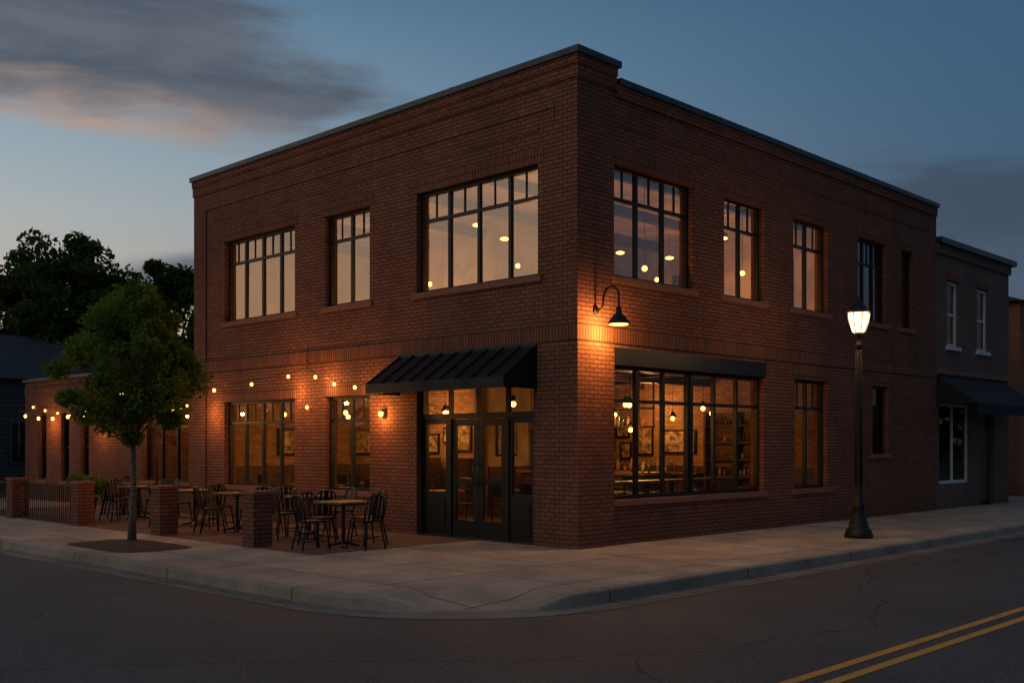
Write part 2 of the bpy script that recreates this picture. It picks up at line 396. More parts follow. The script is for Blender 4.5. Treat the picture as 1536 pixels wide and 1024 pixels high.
wall(wg,'L',12.2,22.5,0,3.58,[(a,b,.75 if a<15 else .62,2.6) for a,b in WG],BR)
wg.box(.3,6,22.4,22.5,0,3.58,BR); wg.box(5.9,6,12.2,22.4,0,3.58,BR)
wg.box(.2,6,12.2,22.5,3.3,3.36,ROOF)
wg.box(-.06,.34,12.2,22.56,3.58,3.66,COP)
wg.box(-.02,0,12.2,22.5,3.2,3.4,BRS)
for a,b in WG: wg.box(-.05,0,a-.08,b+.08,(.75 if a<15 else .62)-.09,.75 if a<15 else .62,SILL)
wg.obj('rear_wing_walls',bld)
window(fr,gl,'L',12.45,14.8,.75,2.6,3,2.12,GL_LO,muntin=False)
for a,b in WG[1:]: window(fr,gl,'L',a,b,.62,2.6,1,1.6,GL_DK,muntin=False)
fr.obj('window_frames_and_doors',bld); gl.obj('window_glass',bld)
# interior shell
it=MB()
it.box(.3,13.9,.3,12.1,-.02,.012,WOODD)
it.box(.31,13.9,.31,12.1,3.30,3.9,CEIL)
it.box(.31,13.9,.31,12.1,6.9,6.95,IWALL)
it.box(8.9,9.0,.31,12.1,.012,3.30,BRI); it.box(.31,8.9,12.0,12.09,.012,3.30,BRI)
it.box(4.6,4.75,6.9,9.2,.012,3.30,BRI); it.box(4.75,8.9,6.9,7.05,.012,3.30,IWALL)
it.box(9.0,13.9,6,6.1,.012,3.3,IWALL)
it.box(9.5,9.6,.31,12.1,3.9,6.9,IWALL); it.box(.31,9.5,11.9,12.0,3.9,6.9,IWALL); it.box(9.6,13.9,7,7.1,3.9,6.9,IWALL)
it.box(5.0,5.12,5.5,9.5,3.9,6.9,IWALL)
for k in range(6): it.box(.32,8.9,1.4+k*2,1.55+k*2,3.08,3.297,WOODD)
for k in range(6): it.box(.32,9.5,1.3+k*2,1.42+k*2,6.68,6.897,WOODD)
it.box(8.86,8.898,.31,6.9,.012,1.15,WOODD); it.box(4.56,4.598,6.9,9.2,.012,1.1,WOODD); it.box(4.75,8.85,6.85,6.898,.012,1.15,WOODD)
it.box(8.86,8.898,7.05,12,.012,1.15,WOODD); it.box(.31,8.85,11.95,11.998,.012,1.15,WOODD)
it.box(6.2,7.2,6.83,6.85,.012,2.25,WOODD); it.box(8.83,8.86,8.0,9.0,.012,2.2,WOODD)
for x,y in ((4.3,3.2),(4.3,6.7),(4.3,10.4),(7.0,.95)): it.box(x-.1,x+.1,y-.1,y+.1,.012,3.08,WOODD)
for x in (.9,2.1,3.5,6.0,7.3): it.tube([(x,.33,3.18),(x,11.9,3.18)],.05 if x!=3.5 else .12,METAL,10)
it.box(.32,5.8,14.9,15.0,0.0,3.3,BRI); it.box(.3,5.9,12.2,22.4,-.02,.01,WOODD); it.box(3.5,3.6,12.2,14.9,0.01,3.3,BRI)
it.box(3.44,3.498,12.2,14.9,.01,1.15,WOODD)
it.obj('interior_shell',bld)
ft=MB()
ft.box(5.2,5.9,2.6,6.2,.012,1.02,WOODD); ft.box(5.1,6.0,2.5,6.3,1.02,1.08,WOOD)
for z in (.9,1.3,1.7,2.1): ft.box(8.55,8.88,1.7,3.3,z,z+.04,WOODD)
for y in (1.7,2.5,3.3): ft.box(8.5,8.88,y-.03,y+.03,.012,2.45,WOODD)
BOT=[plain('bottle_amber',(.25,.09,.02),.15),plain('bottle_green',(.05,.12,.04),.15),plain('bottle_clear',(.4,.33,.22),.15)]
def bottles(x,y0,y1,z,hm=.27):
    y=y0
    while y<y1:
        h=random.uniform(.14,hm); m=random.choice(BOT)
        ft.lathe((x,y,z),[(.035,0),(.035,h*.6),(.012,h*.75),(.012,h)],m,8); y+=random.uniform(.08,.28)
for z in (.94,1.34,1.74,2.14): bottles(8.68,1.8,3.25,z)
bottles(5.5,2.7,6.1,1.08,.3); bottles(8.6,3.6,6.5,1.0,.35)
ft.box(5.25,5.85,2.8,6.0,2.05,2.09,WOODD); ft.box(5.25,5.85,2.8,6.0,2.45,2.49,WOODD)
for y in (2.8,4.4,5.97):
    for x in(5.27,5.8): ft.box(x,x+.03,y,y+.03,2.09,3.08,METAL)
bottles(5.55,2.9,5.9,2.09,.25)
ft.box(8.4,8.85,3.5,6.6,.012,.95,WOODD); ft.box(8.35,8.85,3.45,6.65,.95,1.0,WOOD)
for y,z,wd,h in((3.8,1.45,1.0,.6),(5.1,1.4,.5,.75),(5.8,1.3,.35,.45),(5.85,1.85,.45,.35),(6.35,1.5,.3,.6)):
    ft.box(8.86,8.898,y,y+wd,z,z+h,METAL); ft.box(8.85,8.86,y+.05,y+wd-.05,z+.05,z+h-.05,POSTER)
for x,z,wd,h in((5.0,1.4,.7,.9),(7.5,1.5,.5,.6),(8.1,1.4,.4,.5)):
    ft.box(x,x+wd,6.86,6.898,z,z+h,METAL); ft.box(x+.05,x+wd-.05,6.85,6.86,z+.05,z+h-.05,POSTER)
for i in range(5):
    y=2.9+i*.75
    ft.lathe((4.75,y,.012),[(.2,0),(.2,.02),(.02,.03),(.02,.7),(.17,.71),(.17,.76)],IRON,12)
ft.box(1.1,5.6,.42,.8,.98,1.03,WOODD)
for x in (1.2,3.3,5.5): ft.box(x,x+.05,.5,.55,.012,.98,METAL)
for k in range(6):
    x=1.5+k*.72
    ft.lathe((x,1.1,.012),[(.2,0),(.2,.02),(.02,.03),(.02,.7),(.17,.71),(.17,.76)],IRON,12)
    ft.box(x-.16,x+.16,1.25,1.28,.9,1.08,METAL); ft.box(x-.14,x-.12,1.25,1.27,.76,.9,METAL); ft.box(x+.12,x+.14,1.25,1.27,.76,.9,METAL)
def itable(x,y,h=.74):
    ft.lathe((x,y,.012),[(.22,0),(.22,.02),(.03,.04),(.03,h-.04),(.38,h-.035),(.38,h)],WOODD,16)
    for dx in(.55,-.55):
        cx,cy=x+dx,y; sg=1 if dx>0 else -1
        ft.box(cx-.19,cx+.19,cy-.19,cy+.19,.44,.47,METAL)
        for a in(-.17,.17):
            for b in(-.17,.17): ft.box(cx+a-.012,cx+a+.012,cy+b-.012,cy+b+.012,.012,.44,METAL)
        ft.box(cx+sg*.17,cx+sg*.195,cy-.19,cy+.19,.62,.96,METAL)
        for b in(-.17,.15): ft.box(cx+sg*.17,cx+sg*.19,cy+b,cy+b+.02,.47,.62,METAL)
for x,y in((1.9,2.2),(3.4,2.0),(2.9,4.0),(1.4,6.2),(2.8,7.2),(1.5,8.8),(1.5,10.4),(3.2,9.6),(7.3,1.4),(1.5,4.8)): itable(x,y)
for y in (7.1,8.3): ft.box(3.9,4.5,y,y+.12,.012,1.35,WOODD); ft.box(3.9,4.5,y+.12,y+.5,.012,.45,WOODD)
for y,z,wd,h in((7.3,1.5,.5,.7),(7.95,1.7,.35,.4),(8.45,1.45,.6,.5)):
    ft.box(4.56,4.598,y,y+wd,z,z+h,METAL); ft.box(4.55,4.56,y+.05,y+wd-.05,z+.05,z+h-.05,POSTER)
for y in (9.6,10.8): ft.box(8.86,8.898,y,y+.7,1.4,2.1,METAL)
for x,wd in ((2.2,.6),(4.6,.9),(6.4,.5)): ft.box(x,x+wd,11.93,11.95,1.4,2.1,METAL); ft.box(x+.06,x+wd-.06,11.92,11.93,1.46,2.04,POSTER)
for y in (1.5,4,7.3,10): ft.box(9.44,9.498,y,y+.9,4.6,6.0,WOODD)
for x,y in((2,2.5),(2.6,8.5),(5,2),(7.5,3)):
    ft.box(x-.6,x+.6,y-.4,y+.4,4.62,4.66,WOOD)
    for a in(-.55,.5):
        for b in(-.35,.3): ft.box(x+a,x+a+.05,y+b,y+b+.05,3.9,4.62,METAL)
ft.obj('interior_furniture',bld)
pl=MB()
low=[(1.6,1.2,2.35),(3.4,1.6,2.45),(5.2,1.5,2.35),(1.5,2.9,2.45),(3.2,3.4,2.3),(5.5,3.2,2.0),(5.5,4.4,2.0),(5.5,5.6,2.0),(7.4,2.6,2.5),(2.2,5.6,2.35),(3.4,6.8,2.4),(1.6,8.3,2.4),(2.8,9.8,2.35),(1.5,10.6,2.4),(6.8,9.5,2.5),(7.2,5,2.4),(7.9,3.8,2.3),(2.4,1.4,2.4),(4.3,2.4,2.5),(6.4,1.7,2.35),(3.2,11.2,2.3),(5.2,11.0,2.35)]
for x,y,z in low:
    pl.ball((x,y,z),.055,PEND,10,6); pl.tube([(x,y,z+.05),(x,y,3.3)],.006,METAL,5); pl.lathe((x,y,z+.05),[(.1,0),(.04,.09),(.015,.12)],METAL,12)
up=[(2,1.6,6.2),(4.4,3.2,6.3),(2.2,4.6,6.2),(7.6,2.2,6.35),(3.5,8.0,6.3),(1.8,10,6.2),(7.4,5.0,6.35),(5.5,1.4,6.2),(8.6,4.4,6.3),(2.3,6.6,6.2),(8.2,6.6,6.3),(4.0,5.6,6.3)]
for x,y,z in up:
    pl.ball((x,y,z),.11,PEND,12,6,.35); pl.tube([(x,y,z+.04),(x,y,6.9)],.006,METAL,5)
for x,y,z in((6.5,1.0,5.3),(3.8,5.0,5.6),(8.2,1.2,5.2),(2.6,2.8,5.1),(4.2,9.6,5.5),(4.9,3.6,5.2),(7.0,3.6,5.5),(2.9,6.9,5.3),(3.1,1.0,5.0),(1.6,1.9,5.0)):
    pl.ball((x,y,z),.055,PEND,12,6); pl.tube([(x,y,z+.05),(x,y,6.9)],.006,METAL,5)
pl.obj('pendant_lights',bld)
for i,(x,y,z,pw) in enumerate([(2.2,1.8,2.2,56),(4.9,2.6,2.2,56),(8.0,4.6,2.5,62),(2.2,5,2.2,56),(3.7,8.0,2.4,50),(2.0,9.6,2.2,60),(7.4,10.2,2.5,90)]):
    point('room_light',(x,y,z),pw,(1,.45,.12),.1,bld)
for i,(x,y,z,pw) in enumerate([(2.6,3,5.0,95),(7.6,2.6,5.0,150),(3.4,8.6,5.0,95)]):
    point('room_light_upper',(x,y,z),pw,(1,.46,.13),.12,bld)
point('wing_light',(2.4,13.6,2.4),20,(1,.40,.11),.1,bld)

# ------------------------------------------------------------------ lamps
gn=empty('wall_lamp',(.449,0,3.89)); g=MB()
g.tube([(0,-.002,0),(0,-.03,0)],[.075,.06],IRON,16)
pts=[(0,-.03,0),(0,-.10,.0),(0,-.15,.04),(0,-.17,.12),(0,-.18,.2)]
for i in range(1,11):
    a=math.pi*(1-i/10); pts.append((0,-.335-.155*math.cos(a)*1.0,.2+.155*math.sin(a)))
pts+= [(0,-.49,.10),(0,-.49,.0)]
g.tube(pts,.018,IRON,10)
g.lathe((0,-.49,-.26),[(.185,0),(.18,.012),(.12,.10),(.05,.17),(.045,.26),(.02,.28)],IRON,28)
g.lathe((0,-.49,-.285),[(.13,0),(.155,.008),(.15,.02)],BULB,24)
g.obj('gooseneck',gn)
point('lamp_light',(0,-.36,-.36),105,(1,.44,.11),.05,gn)
sn=empty('wall_lamp',(0,4.91,2.27)); g=MB()
g.box(-.03,-.002,-.05,.05,-.08,.1,IRON); g.tube([(-.03,0,.06),(-.1,0,.08),(-.1,0,.03)],.01,IRON)
g.lathe((-.1,0,-.05),[(.035,0),(.05,.06),(.045,.09),(.01,.1)],BULB,12)
g.obj('sconce',sn); point('lamp_light',(-.22,0,-.02),24,(1,.42,.10),.04,sn)

sl=empty('street_lamp',(5.15,-2.27,0)); g=MB()
g.lathe((0,0,0),[(.25,0),(.25,.07),(.23,.10),(.225,.14),(.2,.17),(.175,.2),(.17,.27),(.12,.38),(.105,.52),(.115,.56),(.115,.60),(.085,.64),(.07,.85),(.072,.9),(.06,.93),(.052,2.6),(.045,3.42),(.07,3.45),(.07,3.5),(.045,3.53),(.05,3.6),(.10,3.66),(.105,3.7)],IRON,28)
for i in range(12):
    a=2*math.pi*i/12; g.tube([(.062*math.cos(a),.062*math.sin(a),.95),(.05*math.cos(a),.05*math.sin(a),3.4)],[.008,.006],IRON,5)
g.lathe((0,0,3.7),[(.08,0),(.12,.02),(.175,.2),(.195,.33),(.19,.36)],LANT,24)
g.lathe((0,0,4.06),[(.21,0),(.205,.025),(.15,.09),(.10,.16),(.05,.2),(.03,.22),(.035,.25),(.01,.30)],IRON,24)
for i in range(8):
    a=2*math.pi*i/8
    g.tube([(r*math.cos(a),r*math.sin(a),3.7+z) for r,z in((.10,.0),(.125,.02),(.18,.2),(.2,.34),(.2,.37))],.008,IRON,5)
g.obj('post_and_lantern',sl)
for a in(0,2.1,4.2): point('lamp_light',(.26*math.cos(a+.4),.26*math.sin(a+.4),3.95),18,(1,.58,.24),.1,sl)

# ------------------------------------------------------------------ string lights
st=empty('string_lights'); g=MB()
def strand(A,B,sag,n):
    A=Vector(A);B=Vector(B);P=[]
    for i in range(25):
        t=i/24; q=A.lerp(B,t); q.z-=sag*4*t*(1-t); P.append(q)
    g.tube(P,.006,METAL,5)
    for i in range(n):
        t=(i+.5)/n; q=A.lerp(B,t); q.z-=sag*4*t*(1-t)
        g.tube([(q.x,q.y,q.z),(q.x,q.y,q.z-.05)],.011,METAL,6); g.ball((q.x,q.y,q.z-.08),.034,BULB,10,6,1.2)
strand((-.05,7.45,3.28),(-.82,4.45,2.82),.10,3)
strand((-.05,7.45,3.28),(-2.6,9.0,2.75),.08,4)
strand((-2.6,9.0,2.75),(-4.35,6.5,2.7),.1,3)
strand((-4.35,6.5,2.75),(-3.45,13.9,2.45),.28,7)
strand((-.05,12.3,2.75),(-4.35,6.5,2.65),.25,7)
strand((-.05,22.2,2.95),(-.1,12.3,2.6),.3,11)
g.tube([(-.045,7.45,3.28),(-.02,7.45,3.72)],.008,METAL,5); g.tube([(-.06,7.42,3.28),(-.06,7.42,2.52)],.004,METAL,5); g.ball((-.06,7.42,2.46),.034,BULB,10,6,1.2)
g.tube([(-2.6,9.0,0),(-2.6,9.0,2.78)],.018,METAL,8); g.tube([(-3.45,13.9,.9),(-3.45,13.9,2.5)],.018,METAL,8)
g.obj('strand',st)
for p_,e_ in [((-.3,6.6,2.9),20),((-.5,5.4,2.6),14),((-.35,7.7,2.8),22),((-1.4,8.4,2.6),24),((-.4,11.2,2.4),22),((-.4,13.8,2.4),20),((-.4,17,2.2),22),((-.4,20.3,2.3),22),((-3.7,7.6,2.45),20)]:
    point('bulb_light',p_,e_,(1,.42,.10),.05,st)

# ------------------------------------------------------------------ patio
def tablemesh():
    m=MB()
    m.box(-.34,.34,-.34,.34,.715,.75,WOOD); m.box(-.30,.30,-.30,.30,.69,.715,METAL)
    m.tube([(0,0,.03),(0,0,.69)],.03,METAL,10)
    for a in(0,1,2,3):
        t=a*math.pi/2+math.pi/4; m.tube([(0,0,.08),(.27*math.cos(t),.27*math.sin(t),.02)],[.03,.018],METAL,6)
    return m.obj('cafe_table',bevel=.004)
def chairmesh():
    m=MB()
    m.box(-.19,.19,-.18,.19,.44,.462,METAL); m.box(-.175,.175,-.165,.175,.462,.468,METAL)
    for sx in(-1,1):
        m.tube([(sx*.17,.17,.445),(sx*.21,.23,0)],[.02,.014],METAL,6)
        m.tube([(sx*.17,-.16,.445),(sx*.21,-.24,0)],[.02,.014],METAL,6)
        m.tube([(sx*.18,-.17,.44),(sx*.19,-.21,.62),(sx*.17,-.25,.80),(sx*.11,-.265,.86),(0,-.27,.875)],.016,METAL,6)
        m.tube([(sx*.20,.215,.14),(sx*.2,-.21,.14)],.008,METAL,5)
        m.add([(sx*.07,-.176,.46),(sx*.12,-.176,.46),(sx*.11,-.262,.85),(sx*.07,-.265,.86)],[(0,1,2,3)],METAL)
    m.add([(-.045,-.178,.46),(.045,-.178,.46),(.04,-.262,.86),(-.04,-.262,.86),(-.045,-.186,.46),(.045,-.186,.46),(.04,-.270,.86),(-.04,-.270,.86)],
          [(0,1,2,3),(7,6,5,4),(0,3,7,4),(1,5,6,2)],METAL)
    m.tube([(-.2,.215,.14),(.2,.215,.14)],.008,METAL,5); m.tube([(-.2,-.215,.2),(.2,-.215,.2)],.008,METAL,5)
    return m.obj('cafe_chair')
T0=tablemesh(); C0=chairmesh(); used={}
def put(src,x,y,r):
    if src.name not in used: o=src; used[src.name]=1
    else:
        o=bpy.data.objects.new(src.name,src.data); sc.collection.objects.link(o)
        for md in src.modifiers:
            b=o.modifiers.new('bevel','BEVEL'); b.width=md.width; b.segments=2; b.limit_method='ANGLE'
    o.location=(x,y,.008); o.rotation_euler[2]=r
random.seed(7)
tabs=[(-2.45,2.95,.1),(-1.75,4.9,-.1),(-2.0,6.95,.05),(-1.9,8.75,0),(-1.8,11.4,.1),(-.9,13.2,0)]
for x,y,r in tabs:
    put(T0,x,y,r)
    for k in range(4):
        if random.random()<.12 and y>4: continue
        a=r+k*math.pi/2+random.uniform(-.18,.18); d=random.uniform(.55,.66)
        cx,cy=x-d*math.cos(a),y-d*math.sin(a)
        put(C0,cx,cy,a-math.pi/2+random.uniform(-.2,.2))

def pier(x,y):
    m=MB(); m.box(x-.18,x+.18,y-.18,y+.18,0,.86,BR); m.box(x-.20,x+.20,y-.20,y+.20,.86,.92,SILL)
    m.obj('brick_pier',bevel=.006)
PI=[(-3.35,4.1),(-3.33,7.3),(-3.4,10.65),(-3.45,14.0),(-3.45,17.5)]
for x,y in PI: pier(x,y)
def fence(x,ya,yb):
    m=MB(); m.box(x-.02,x+.02,ya,yb,.78,.82,METAL); m.box(x-.015,x+.015,ya,yb,.1,.13,METAL)
    y=ya+.08
    while y<yb: m.box(x-.008,x+.008,y-.008,y+.008,0,.78,METAL); y+=.11
    m.obj('metal_fence')
fence(-3.4,10.86,13.79); fence(-3.45,14.21,17.29)

# ------------------------------------------------------------------ vegetation
def foliage(mb_pts,nleaf,size,mat,name,parent,seed,up=.4):
    rs=np.random.RandomState(seed)
    per=nleaf//len(mb_pts); allc=[]
    for (c,r) in mb_pts:
        d=rs.normal(size=(per,3)); d/=np.linalg.norm(d,axis=1)[:,None]
        rad=r*(rs.uniform(.25,1.08,size=(per,1))**.6); allc.append(np.array(c)+d*rad*np.array([1,1,.8]))
    C=np.concatenate(allc); n=len(C)
    nr=rs.normal(size=(n,3)); nr[:,2]+=up; nr/=np.linalg.norm(nr,axis=1)[:,None]
    t=np.cross(nr,rs.normal(size=(n,3))); t/=np.linalg.norm(t,axis=1)[:,None]; b=np.cross(nr,t)
    s=size*rs.uniform(.6,1.3,size=(n,1))
    P=np.stack([C-t*s,C+b*s*.45-t*s*.1,C+t*s,C-b*s*.45-t*s*.1],axis=1).reshape(-1,3)
    me=bpy.data.meshes.new(name); me.vertices.add(4*n); me.vertices.foreach_set('co',P.ravel())
    me.loops.add(4*n); me.loops.foreach_set('vertex_index',np.arange(4*n)); me.polygons.add(n)
    me.polygons.foreach_set('loop_start',np.arange(n)*4); me.polygons.foreach_set('loop_total',np.full(n,4))
    me.update(); me.validate(); me.materials.append(mat)
    o=bpy.data.objects.new(name,me); sc.collection.objects.link(o); o.parent=parent; return o
def tree(name,x,y,h,cz0,rx,nl,nleaf,ls,mat,seed,tr=.09,lumpr=.34,z0=0,kt=.35):
    rs=np.random.RandomState(seed); e=empty(name,(x,y,z0)); L=[]
    cz=(h+cz0)/2; rz=(h-cz0)/2
    while len(L)<nl:
        d=rs.normal(size=3); d/=np.linalg.norm(d); q=rs.uniform(.15,1)**.5
        lr=rx*lumpr*rs.uniform(.45,1.2)
        k=1.0-kt*max(0,d[2])
        c=(d[0]*(rx-lr*.7)*q*k,d[1]*(rx-lr*.7)*q*k,cz+d[2]*(rz-lr*.6)*q)
        L.append((c,lr))
    m=MB(); fork=cz0+.15*(h-cz0)
    wob=rs.normal(size=(6,2))*tr*.35
    tp=[(wob[i,0]*(i>0),wob[i,1]*(i>0),fork*i/4) for i in range(5)]
    m.tube(tp,[tr*1.45,tr*1.05,tr*.92,tr*.85,tr*.8],BARK,12)
    top=Vector(tp[-1])
    for c,lr in L[:max(10,nl//2)]:
        s=Vector(tp[3]).lerp(top,rs.uniform(.2,1)); c=Vector(c); mid=s.lerp(c,.5)+Vector((0,0,-.06*h*rs.uniform(0,1)))
        mid.x*=.8; mid.y*=.8
        m.tube([s,mid,c],[tr*.42,tr*.25,tr*.08],BARK,6)
    m.obj('trunk_and_limbs',e); foliage(L,nleaf,ls,mat,'leaves',e,seed+1); return e
tree('street_tree',-4.4,6.4,4.62,1.6,1.40,90,32000,.050,LEAF,11,.055,.26,kt=.42)
tree('background_tree',5.8,34.0,11.0,3.2,3.7,95,22000,.15,LEAFD,21,.3,.23)
tree('background_tree',9.4,31.6,9.9,3.0,2.9,60,15000,.15,LEAFD,31,.25,.24)
tree('background_tree',7.6,32.6,9.4,2.6,2.6,55,12000,.14,LEAFD,35,.22,.26)
tree('background_tree',2.0,36.5,8.6,2,3.2,60,13000,.15,LEAFD,41,.25,.27)
tree('background_tree',13.0,27.6,7.8,2.5,2.2,50,10000,.14,LEAFD,43,.2,.27)
tree('background_tree',-1.5,27.5,4.9,.3,1.6,45,12000,.09,LEAFD,51,.12,.3)
tree('background_tree',27,7,6.0,1.0,2.4,40,8000,.14,LEAFD,61,.2,.3)
tree('background_tree',33,-.5,5.2,.6,1.8,40,8000,.12,LEAFD,63,.15,.3)
pe=empty('planter_shrub',(-3.0,11.5,0)); m=MB()
m.lathe((0,0,0),[(.2,0),(.27,.5),(.29,.52),(.28,.56),(.24,.54)],IRON,20); m.obj('pot',pe)
foliage([((random.uniform(-.25,.25),random.uniform(-.3,.3),.74+random.uniform(-.08,.16)),.2) for _ in range(10)],3600,.045,LEAF,'leaves',pe,5)

rs=np.random.RandomState(3); L=[]
def line(xa,ya,xb,yb,n,h,r):
    for i in range(n):
        t=(i+rs.uniform(-.4,.4))/n; L.append(((xa+(xb-xa)*t+rs.uniform(-3,3),ya+(yb-ya)*t+rs.uniform(-3,3),rs.uniform(.1,.8)*h),r*rs.uniform(.7,1.3)))
line(-60,-60,-60,90,100,4.0,3.0); line(-60,90,100,90,90,6,3.5); line(100,90,110,-60,70,6,3.5); line(-60,-60,110,-60,80,4.0,3.0)
e=empty('added_tree_ring'); foliage(L,40000,.85,LEAFD,'foliage_mass',e,77)  # added tree ring; unseen sides give the ground-floor glass something dark to reflect

# ------------------------------------------------------------------ neighbouring buildings
nb=empty('brick_building'); m=MB()
NO=[(14.84,15.58,4.25,5.97),(16.88,17.66,4.25,5.97),(14.35,16.35,.65,2.75),(17.1,18.2,.0,2.75)]
wall(m,'R',14.13,19.3,0,6.85,NO,BRN,base=.05)
m.box(19.2,19.3,.35,12,0,6.85,BRN); m.box(14.13,19.2,11.9,12,0,6.85,BRN); m.box(14.13,19.2,.35,11.9,6.4,6.45,ROOF)
m.box(14.12,19.5,-.12,.4,6.85,7.0,COP); m.box(19.15,19.5,.4,12.1,6.85,7.0,COP); m.box(14.13,19.36,-.01,.05,6.6,6.85,BRN)
m.box(14.13,19.3,-.03,.05,3.5,3.62,SILL)
for a,b,_,_ in NO[:2]: m.box(a-.08,b+.08,-.02,.05,4.15,4.25,WHITE); m.box(a-.05,b+.05,.02,.05,5.973,6.2,BRS)
m.obj('walls',nb)
f2=MB();g2=MB()
for a,b,z0,z1 in NO[:2]: window(f2,g2,'R',a,b,z0,z1,1,5.1,GL_DK,base=.05,muntin=False,fm=WHITE,setb=.05,fw=.08)
window(f2,g2,'R',14.35,16.35,.65,2.75,2,None,GL_DK,base=.05,fm=WHITE,setb=.05,fw=.08)
f2.box(17.1,18.2,.2,.26,0,2.75,METAL); f2.box(17.2,18.1,.18,.2,.1,2.1,WOODD)
f2.obj('window_frames_and_door',nb); g2.obj('window_glass',nb)
i2=MB(); i2.box(14.3,19.1,3,3.1,0,6.4,IWALL); i2.box(14.14,19.2,.36,3,3.2,3.3,CEIL); i2.obj('interior_shell',nb)
a2=MB()
a2.add([(14.2,.04,3.45),(19.0,.04,3.45),(19.0,-1.0,2.72),(14.2,-1.0,2.72),(14.2,-1.0,2.45),(19.0,-1.0,2.45),(14.2,.04,2.72),(19.0,.04,2.72)],
       [(0,1,2,3),(3,2,5,4),(0,3,6),(1,7,2)],CANVAS)
a2.obj('canvas_awning',nb)
nb2=empty('brick_building'); m=MB()
m.box(23,33,1.0,12,0,6.3,BRO); m.add([(22.8,.8,6.3),(33.2,.8,6.3),(33.2,12.2,6.3),(22.8,12.2,6.3),(22.8,6.5,8.2),(33.2,6.5,8.2)],[(0,1,5,4),(3,4,5,2),(0,4,3),(1,2,5),(0,3,2,1)],SHING)
for x in(24,26.5,29):
    m.box(x,x+.9,.95,1.0,4.0,5.5,WHITE); m.box(x+.08,x+.82,.94,.95,4.08,5.42,METAL)
    m.box(x,x+.9,.95,1.0,1.0,2.6,WHITE); m.box(x+.08,x+.82,.94,.95,1.08,2.52,METAL)
m.obj('walls_and_roof',nb2)
hs=empty('house'); m=MB()
m.box(.2,12,27,36,0,4.0,SIDING)
m.add([(-.1,26.7,3.95),(12.3,26.7,3.95),(12.3,36.3,3.95),(-.1,36.3,3.95),(-.1,31.5,5.9),(12.3,31.5,5.9)],[(0,1,5,4),(3,4,5,2),(0,4,3),(1,2,5),(0,3,2,1)],SHING)
for k in range(24): m.box(.17,.2,27.02,35.98,.1+k*.16,.115+k*.16,SIDING); m.box(.22,11.98,26.97,27,.1+k*.16,.115+k*.16,SIDING)
for x in(1.2,4):
    m.box(x,x+1,26.93,26.97,1,2.5,SIDING); m.box(x+.08,x+.92,26.92,26.93,1.08,2.42,METAL)
m.obj('walls_and_roof',hs)

# ------------------------------------------------------------------ ground
def sheet(name,x0,x1,y0,y1,z,mat):
    m=MB(); m.add([(x0,y0,z),(x1,y0,z),(x1,y1,z),(x0,y1,z)],[(0,1,2,3)],mat); return m.obj(name)
sheet('ground',-900,900,-900,900,-.17,SOIL)
sheet('road',-17,140,-15,140,-.15,ASPH)
KX,KY,R=-5.85,-3.35,2.3
path=[]
y=90.0
while y>KY+R: path.append(((KX,y),(1,0),0)); y-=(6 if y>20 else 1.0)
NA=28
for i in range(NA+1):
    a=math.pi+ (math.pi/2)*i/NA; n=(-math.cos(a),-math.sin(a)); path.append(((KX+R+R*math.cos(a),KY+R+R*math.sin(a)),n,i/NA))
x=KX+R+1
while x<130: path.append(((x,KY),(0,1),1)); x+=(1.0 if x<30 else 6)
def hgt(f):
    def ss(a,b,v): v=max(0,min(1,(v-a)/(b-a))); return v*v*(3-2*v)
    return -.125*ss(.22,.42,f)*(1-ss(.72,.92,f))
prof=[(0,None),(.012,-.02),(.03,0),(.155,0),(.16,-.012),(.17,-.012),(.175,0),(1.5,9)]
m=MB(); rows=[]
for (p,n,f) in path:
    h=hgt(f) if 0<f<1 else 0; r=[]
    for d,z in prof:
        zz=-.151 if z is None else (0 if z==9 else h+z)
        if z is not None and z!=9: zz=max(zz,-.149+d*.1)
        r.append((p[0]+n[0]*d,p[1]+n[1]*d,zz))
    rows.append(r)
vs=[v for r in rows for v in r]; K=len(prof)
for part,rng,mat in(('k',range(0,4),KERB),('s',range(4,K-1),CONC)):
    fs=[]
    for i in range(len(rows)-1):
        for j in rng: fs.append((i*K+j,(i+1)*K+j,(i+1)*K+j+1,i*K+j+1))
    if part=='k': km=MB(); km.add(vs,fs,mat); km.obj('kerb')
    else: m.add(vs,fs,mat)
inner=[r[-1] for r in rows]
m.add(inner+[(130,90,0)],[tuple(range(len(inner)+1))],CONC)
m.obj('sidewalk')
gm=MB(); vs=[];fs=[]
for p,n,f in path:
    vs+= [(p[0]-n[0]*.36,p[1]-n[1]*.36,-.146),(p[0]+n[0]*.01,p[1]+n[1]*.01,-.144)]
for i in range(len(path)-1): fs.append((i*2,i*2+2,i*2+3,i*2+1))
gm.add(vs,fs,GUT); gm.obj('gutter')
sheet('patio_paving',-3.5,-.051,2.3,17.6,.006,BRP)
mm=MB(); n=36; V=[(-4.78,5.75,.035)]
for i in range(n):
    a=2*math.pi*i/n; ca,sa=math.cos(a),math.sin(a)
    k=(abs(ca)**5+abs(sa)**5)**(-1/5); V.append((-4.78+.68*k*ca,5.75+1.2*k*sa,.005))
for i in range(n): V.append(((V[i+1][0]+4.78)*.75-4.78,(V[i+1][1]-5.75)*.8+5.75,.03+random.uniform(-.008,.012)))
F_=[]
for i in range(n):
    k=(i+1)%n; F_.append((1+i,1+k,1+n+k,1+n+i)); F_.append((0,1+n+i,1+n+k))
mm.add(V,F_,MULCH,True); mm.obj('mulch_bed')
m=MB()
for yy in(-6.98,-7.22): m.add([(-6.5,yy-.05,-.146),(120,yy-.05,-.146),(120,yy+.05,-.146),(-6.5,yy+.05,-.146)],[(0,1,2,3)],PAINT)
m.obj('road_marking')
sheet('lawn',-3.4,60,23.2,88,.006,SOIL)
rs=np.random.RandomState(12); gm=MB()
